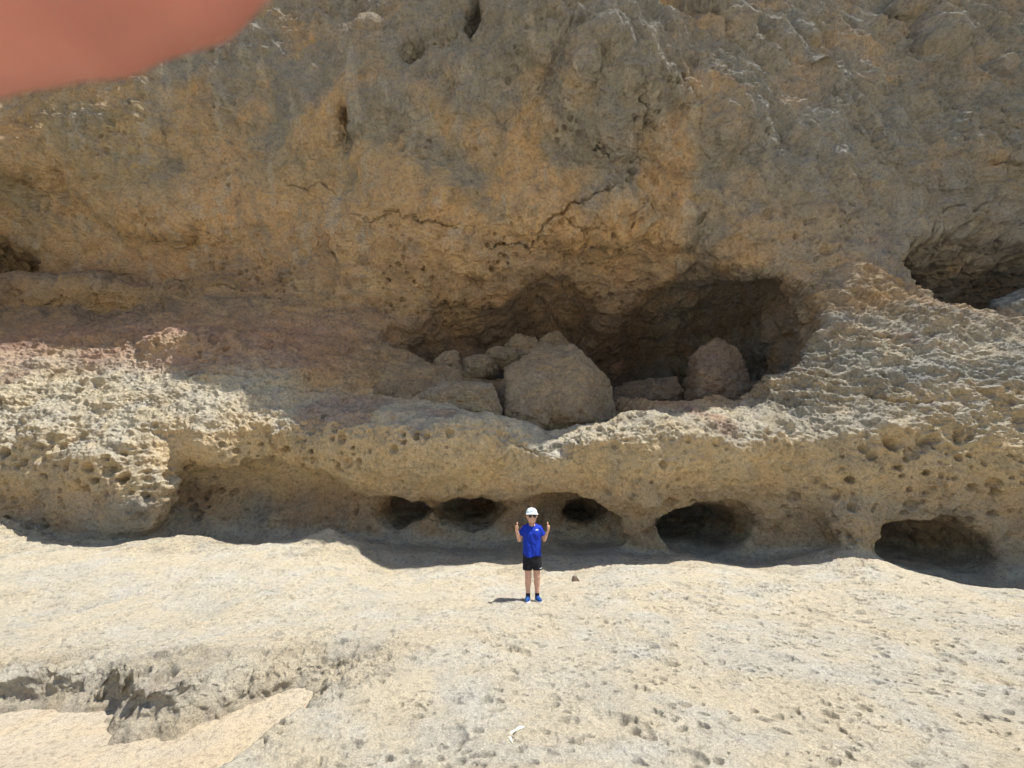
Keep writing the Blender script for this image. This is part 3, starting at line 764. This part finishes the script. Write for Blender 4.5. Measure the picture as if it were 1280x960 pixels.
def grid(b, st):
    ax = [np.arange(b[i], b[i+3] + st, st) for i in range(3)]
    return ax, np.meshgrid(*ax, indexing='ij')
def cone(G, a, b, ra, rb_):
    a = np.array(a, float); b = np.array(b, float); e = b - a
    w = [G[i] - a[i] for i in range(3)]
    t = np.clip(sum(w[i] * e[i] for i in range(3)) / (e @ e), 0, 1)
    return (ra + (rb_ - ra) * t) - np.sqrt(sum((w[i] - t * e[i])**2 for i in range(3)))
def lcone(f, G, a, b, ra, rb_, k):
    m = max(ra, rb_) + k + .012
    ax = (G[0][:,0,0], G[1][0,:,0], G[2][0,0,:])
    sl = tuple(slice(int(np.searchsorted(ax[i], min(a[i], b[i]) - m)), int(np.searchsorted(ax[i], max(a[i], b[i]) + m))) for i in range(3))
    g = [q[sl] for q in G]
    f[sl] = smax(f[sl], cone(g, a, b, ra, rb_), k)
def elp(G, c, r):
    k_ = np.sqrt(sum(((G[i] - c[i]) / r[i])**2 for i in range(3)))
    k2 = np.sqrt(sum(((G[i] - c[i]) / r[i]**2)**2 for i in range(3))) + 1e-9
    return k_ * (1 - k_) / k2
def part(name, b, st, fn, mat, parent, sm=1):
    ax, G = grid(b, st)
    f = fn(G); f[[0, -1]] = -1; f[:, [0, -1]] = -1; f[:, :, [0, -1]] = -1
    V, Q = surface_net(f, [a[0] for a in ax], st)
    return mesh_obj(name, smooth(V, Q, sm, 0.5), Q, mat, parent)

bx_, by_, bz_ = ground_pt(666, 752)
boy = bpy.data.objects.new('person', None); scene.collection.objects.link(boy)
boy.location = (bx_, by_, bz_); boy.rotation_euler = (0, 0, R(4))
tag(boy, 'child in blue t-shirt, black shorts and white cap giving two thumbs up before the caves', 'person')

HAND = [(.213, -.075, .955)]
def body(G):
    f = elp(G, (0, -.005, 1.108), (.068, .082, .094))
    f = smax(f, elp(G, (0, -.045, 1.055), (.045, .045, .045)), .03)       # jaw
    lcone(f, G, (0, -.080, 1.118), (0, -.098, 1.090), .007, .011, .012)   # nose
    f = smin(f, -elp(G, (.030, -.090, 1.122), (.020, .014, .012)), .012)
    f = smin(f, -elp(G, (-.030, -.090, 1.122), (.020, .014, .012)), .012)
    for s in (-1, 1):
        f = smax(f, elp(G, (s * .071, .004, 1.105), (.010, .017, .027)), .006)
    lcone(f, G, (0, .012, 1.05), (0, .014, .95), .040, .045, .02)
    t = elp(G, (0, .012, .875), (.118, .072, .12)); t = smax(t, elp(G, (0, .004, .72), (.098, .066, .13)), .05)
    t = smax(t, elp(G, (0, .008, .59), (.108, .075, .095)), .05)
    f = smax(f, t, .03)
    for s in (-1, 1):
        lcone(f, G, (s * .105, .012, .945), (s * .176, .008, .795), .041, .029, .03)
        lcone(f, G, (s * .176, .008, .795), (s * .190, -.014, .835), .0295, .031, .008)
        lcone(f, G, (s * .176, .006, .795), (s * .226, -.062, .925), .030, .0185, .010)
        f = smax(f, elp(G, (s * .231, -.070, .958), (.016, .026, .034)), .012)          # palm, turned inward
        for i in range(4):                                                            # curled fingers, index on top
            zz = .982 - i * .0145; L = (.96, 1.05, 1.0, .84)[i]; hx = s * (.233 - .001 * i); rr = (.0074, .0076, .0072, .0064)[i]
            p = [(hx + s * .004, -.080, zz), (hx + s * .003, -.080 - .026 * L, zz + .002), (hx - s * .020 * L, -.110 - .004 * L, zz), (hx - s * .024 * L, -.094, zz - .001)]
            for a_, b_ in zip(p[:-1], p[1:]): lcone(f, G, a_, b_, rr, rr * .94, .002)
        p = [(s * .225, -.062, .962), (s * .217, -.078, .990), (s * .216, -.082, 1.012), (s * .218, -.076, 1.030)]
        for (a_, b_), (r1, r2) in zip(zip(p[:-1], p[1:]), ((.012, .0095), (.0095, .009), (.009, .0075))): lcone(f, G, a_, b_, r1, r2, .004)
        lcone(f, G, (s * .058, .004, .55), (s * .060, -.006, .315), .064, .042, .03)
        lcone(f, G, (s * .060, -.008, .315), (s * .062, .010, .235), .041, .040, .02)
        lcone(f, G, (s * .062, .010, .235), (s * .064, .012, .08), .040, .025, .015)
        lcone(f, G, (s * .064, .012, .06), (s * .068, -.035, .035), .022, .016, .015)
    return f
part('body', (-.26, -.14, .005, .26, .12, 1.24), .0042, body, SKIN, boy, 1)

def shirt(G):
    wr = .012 * fbm(G[0] + .4 * G[2], G[1], G[2] * .5, .075, 3, 5) + .006 * fbm(G[0], G[1], G[2] * .4, .05, 2, 6, .5, True)
    t = elp(G, (0, .012, .88), (.134, .090, .14)); t = smax(t, cone(G, (-.035, .008, .86), (-.035, .004, .56), .092, .090), .03)
    t = smax(t, cone(G, (.035, .008, .86), (.035, .004, .56), .092, .090), .03)
    for s in (-1, 1):
        sl_ = cone(G, (s * .100, .012, .935), (s * .170, .008, .800), .052, .050)
        cut = (.85 - G[2]) + s * (G[0] - s * .155) * .45
        t = smax(t, smin(sl_, -cut, .006), .02)
    t = t + wr
    t = smin(t, G[2] - (.575 + .01 * np.sin(G[0] * 30)), .006)
    t = smin(t, -elp(G, (0, -.012, 1.0), (.052, .062, .040)), .006)
    return t
sh = part('t_shirt', (-.27, -.13, .54, .27, .14, 1.02), .005, shirt, SHIRT, boy, 1)
def shorts(G):
    t = cone(G, (-.03, .006, .62), (.03, .006, .62), .088, .088)
    for s in (-1, 1):
        t = smax(t, cone(G, (s * .052, .004, .58), (s * .066, .0, .36), .078, .072), .015)
    t = smax(t, elp(G, (0, .006, .53), (.112, .092, .13)), .015)
    t = t + .005 * fbm(G[0], G[1], G[2] * .6, .06, 3, 8)
    t = smin(t, G[2] - .40, .005); t = smin(t, .66 - G[2], .01)
    return smin(t, np.maximum(np.abs(G[0]) - .004, G[2] - .43), .006)
st_ = part('shorts', (-.17, -.11, .38, .17, .11, .70), .005, shorts, BLACK, boy, 1)
def cap(G):
    t = elp(G, (0, .004, 1.138), (.083, .096, .094))
    t = smin(t, 1.217 - G[2] + .01 * np.cos(G[0] * 20) * 1.0, .02)
    t = smin(t, G[2] - 1.136, .004)
    u = smin(elp(G, (0, .0, 1.14), (.0840, .097, .060)), np.minimum(G[2] - 1.132, 1.146 - G[2]), .003)
    return np.maximum(t, u)
cp_ = part('cap', (-.10, -.11, 1.12, .10, .11, 1.24), .0035, cap, WHITEC, boy, 1)
def brim(G):
    z0 = 1.146 - .010 * (G[0] / .08)**2 + .06 * (G[1] + .09)
    q = 1 - np.sqrt((G[0] / .089)**2 + ((G[1] + .060) / .070)**2)
    return np.minimum(q * .08, .0045 - np.abs(G[2] - z0))
part('brim', (-.095, -.165, 1.11, .095, .0, 1.16), .003, brim, WHITEC, cp_, 0)
def emb(G): return np.minimum(.004 - np.abs(G[2] - 1.180 - .25 * np.abs(G[0]) + .9 * G[0]**2 * 10 * 0) + .0 * G[0], np.minimum(.030 - np.abs(G[0]), np.minimum(cap(G) + .0030, -G[1])))
part('emblem', (-.04, -.125, 1.165, .04, -.04, 1.20), .0018, emb, PALEB, cp_, 0)
def hair(G):
    t = elp(G, (0, .006, 1.118), (.0735, .088, .103))
    t = smin(t, (G[1] + .012) + .5 * (G[2] - 1.10), .004); t = smin(t, G[2] - 1.055 - .012 * np.sin(G[0] * 150) , .006)
    return smin(t, 1.16 - G[2], .004)
part('hair', (-.09, -.05, 1.03, .09, .11, 1.17), .0035, hair, HAIR, boy, 1)
def glasses(G):
    t = np.full(G[0].shape, -1.0)
    for s in (-1, 1):
        t = np.maximum(t, elp(G, (s * .031, -.086, 1.112), (.028, .0085, .0190)))
        t = np.maximum(t, cone(G, (s * .056, -.078, 1.120), (s * .074, .0, 1.117), .0032, .0028))
    return np.maximum(t, cone(G, (-.012, -.094, 1.121), (.012, -.094, 1.121), .003, .003))
part('sunglasses', (-.085, -.11, 1.09, .085, .015, 1.14), .0025, glasses, LENS, boy, 1)
part('mouth', (-.03, -.11, 1.03, .03, -.06, 1.08), .002, lambda G: elp(G, (0, -.084, 1.060 ), (.021, .009, .0055)), LIP, boy, 1)
# white chest mark and the small swoosh on the shorts, standing just proud of the cloth
def chest(G):
    a = np.minimum(.0028 - np.abs(G[2] - (.925 + .10 * np.maximum(0, G[0] - .066))), .022 - np.abs(G[0] - .062))
    b = np.maximum(np.minimum(.0045 - np.abs(G[2] - .934), .0028 - np.abs(((G[0] - .045) % .0105) - .005)), -1)
    b = np.minimum(b, .017 - np.abs(G[0] - .060))
    return np.minimum(np.minimum(np.maximum(a, b), shirt(G) + .0035), -G[1])
part('chest_mark', (.035, -.11, .91, .09, -.03, .945), .0015, chest, PRINT, sh, 0)
def swoosh(G):
    u = (G[0] - .112) / .018; zc = .425 + .006 * u + .006 * u * u
    w = .0035 * np.clip(1 - np.abs(u), 0, 1) + .0008
    shell = shorts(G) + .0035
    return np.minimum(np.minimum(w - np.abs(G[2] - zc), .02 - np.abs(G[0] - .112)), np.minimum(shell, -G[1]))
part('shorts_mark', (.09, -.09, .41, .145, 0, .445), .0015, swoosh, PRINT, st_, 0)
for s in (-1, 1):
    T = s * .26
    def loc(G, s=s, T=T):
        x = G[0] - s * .064; y = G[1] - .02
        return x * math.cos(T) + y * math.sin(T) * -1 * -1, y * math.cos(T) - x * math.sin(T)
    def shoe(G, loc=loc):
        x, y = loc(G); g = [x, y, G[2]]
        t = elp(g, (0, -.045, .030), (.036, .088, .034)); t = smax(t, elp(g, (0, -.005, .052), (.031, .042, .040)), .015)
        t = smin(t, -elp(g, (0, .004, .092), (.024, .027, .022)), .004)
        return smin(t, G[2] - .018, .003)
    def sole(G, loc=loc):
        x, y = loc(G)
        q = (1 - np.sqrt((x / (.038 + .04 * 0)) ** 2 + ((y + .040) / .094) ** 2)) * .038
        return np.minimum(q, .0115 - np.abs(G[2] - .0125))
    b = (s * .064 - .085, -.15, -.004, s * .064 + .085, .10, .12)
    so = part('shoe', b, .0035, shoe, BLUES, boy, 1)
    part('sole', b, .003, sole, SOLE, so, 1)
    part('sock', b, .0035, lambda G, s=s: smin(smin(cone(G, (s * .063, .011, .13), (s * .064, .012, .05), .031, .030), .108 - G[2], .003), G[2] - .05, .003), BLACK, boy, 1)

# ------------------------------------------------------------------ pale streak on the shelf near the viewer
xs, ys, zs = ground_pt(640, 917)
pts = [(0, -.11), (-.02, -.05), (.005, .0), (.05, .035), (.075, .05)]
def streak(G):
    t = np.full(G[0].shape, -1.0)
    for (a_, b_), (r1, r2) in zip(zip(pts[:-1], pts[1:]), ((.006, .014), (.014, .009), (.009, .016), (.016, .006))):
        t = smax(t, cone([G[0] + .01 * fbm(G[0], G[1], G[2] * 0, .03, 2, 3), G[1] + .01 * fbm(G[0], G[1], G[2] * 0, .03, 2, 6), G[2] * 2.2], (*a_, 0), (*b_, 0), r1, r2), .01)
    return t
sk = part('chalk_streak', (-.06, -.15, -.02, .12, .09, .02), .004, streak, plain('chalk', (.58, .54, .45), .9, .1, bump=.003, bscale=60, var=.1), None, 1)
sk.location = (xs, ys, zs + .012)
tag(sk, 'short white crooked streak on the pale rock in the near foreground', 'streak')

# ------------------------------------------------------------------ fingertip hooked over the lens
Rx = np.array([1, 0, 0]); Fw = np.array([0, math.cos(PITCH), math.sin(PITCH)]); Up = np.array([0, -math.sin(PITCH), math.cos(PITCH)])
def fcam(px, py, d): return Rx * (px - 640) / F_PX * d + Up * (480 - py) / F_PX * d + Fw * d
D = .046
ax_pts = [(-580, 146), (-350, 86), (-110, 18), (90, -12), (212, -56), (270, -88)]
rr_ = [.0088, .0086, .0083, .0080, .0079, .0070]
P3 = [fcam(px_, py_, D + .001 * i * 0) for i, (px_, py_) in enumerate(ax_pts)]
def finger(G):
    t = np.full(G[0].shape, -1.0)
    for i in range(len(P3) - 1): t = smax(t, cone(G, P3[i], P3[i+1], rr_[i], rr_[i+1]), .0012)
    return t + .00025 * fbm(G[0], G[1], G[2], .004, 2, 4)
allp = np.array(P3); lo = allp.min(0) - .012; hi = allp.max(0) + .012
M_fin = plain('finger_skin', (.62, .26, .21), .5, .35, bump=.0003, bscale=38, var=.4, sss=0.6)
fin = part('finger', (*lo, *hi), .0008, finger, M_fin, None, 2)
fin.location = (0, 0, CAM_H)
tag(fin, 'blurred pink fingertip reaching across the top left corner, close to the viewer', 'finger')
Fn = P3[-2] / np.linalg.norm(P3[-2])
ti = P3[-2] + Fn * .0068 - (P3[-1] - P3[-2]) * .2
dirf = (P3[-1] - P3[-3]); dirf = dirf / np.linalg.norm(dirf)
def nail(G):
    w = [G[i] - ti[i] for i in range(3)]
    l = sum(w[i] * dirf[i] for i in range(3)); h = sum(w[i] * Fn[i] for i in range(3))
    sd_ = np.cross(dirf, Fn); m_ = sum(w[i] * sd_[i] for i in range(3))
    return (1 - np.sqrt((l / .0065)**2 + (m_ / .0052)**2 + (h / .0018)**2)) * .0018
part('fingernail', (*(ti - .008), *(ti + .008)), .0004, nail, plain('nail', (.72, .45, .38), .3, .5), fin, 1)
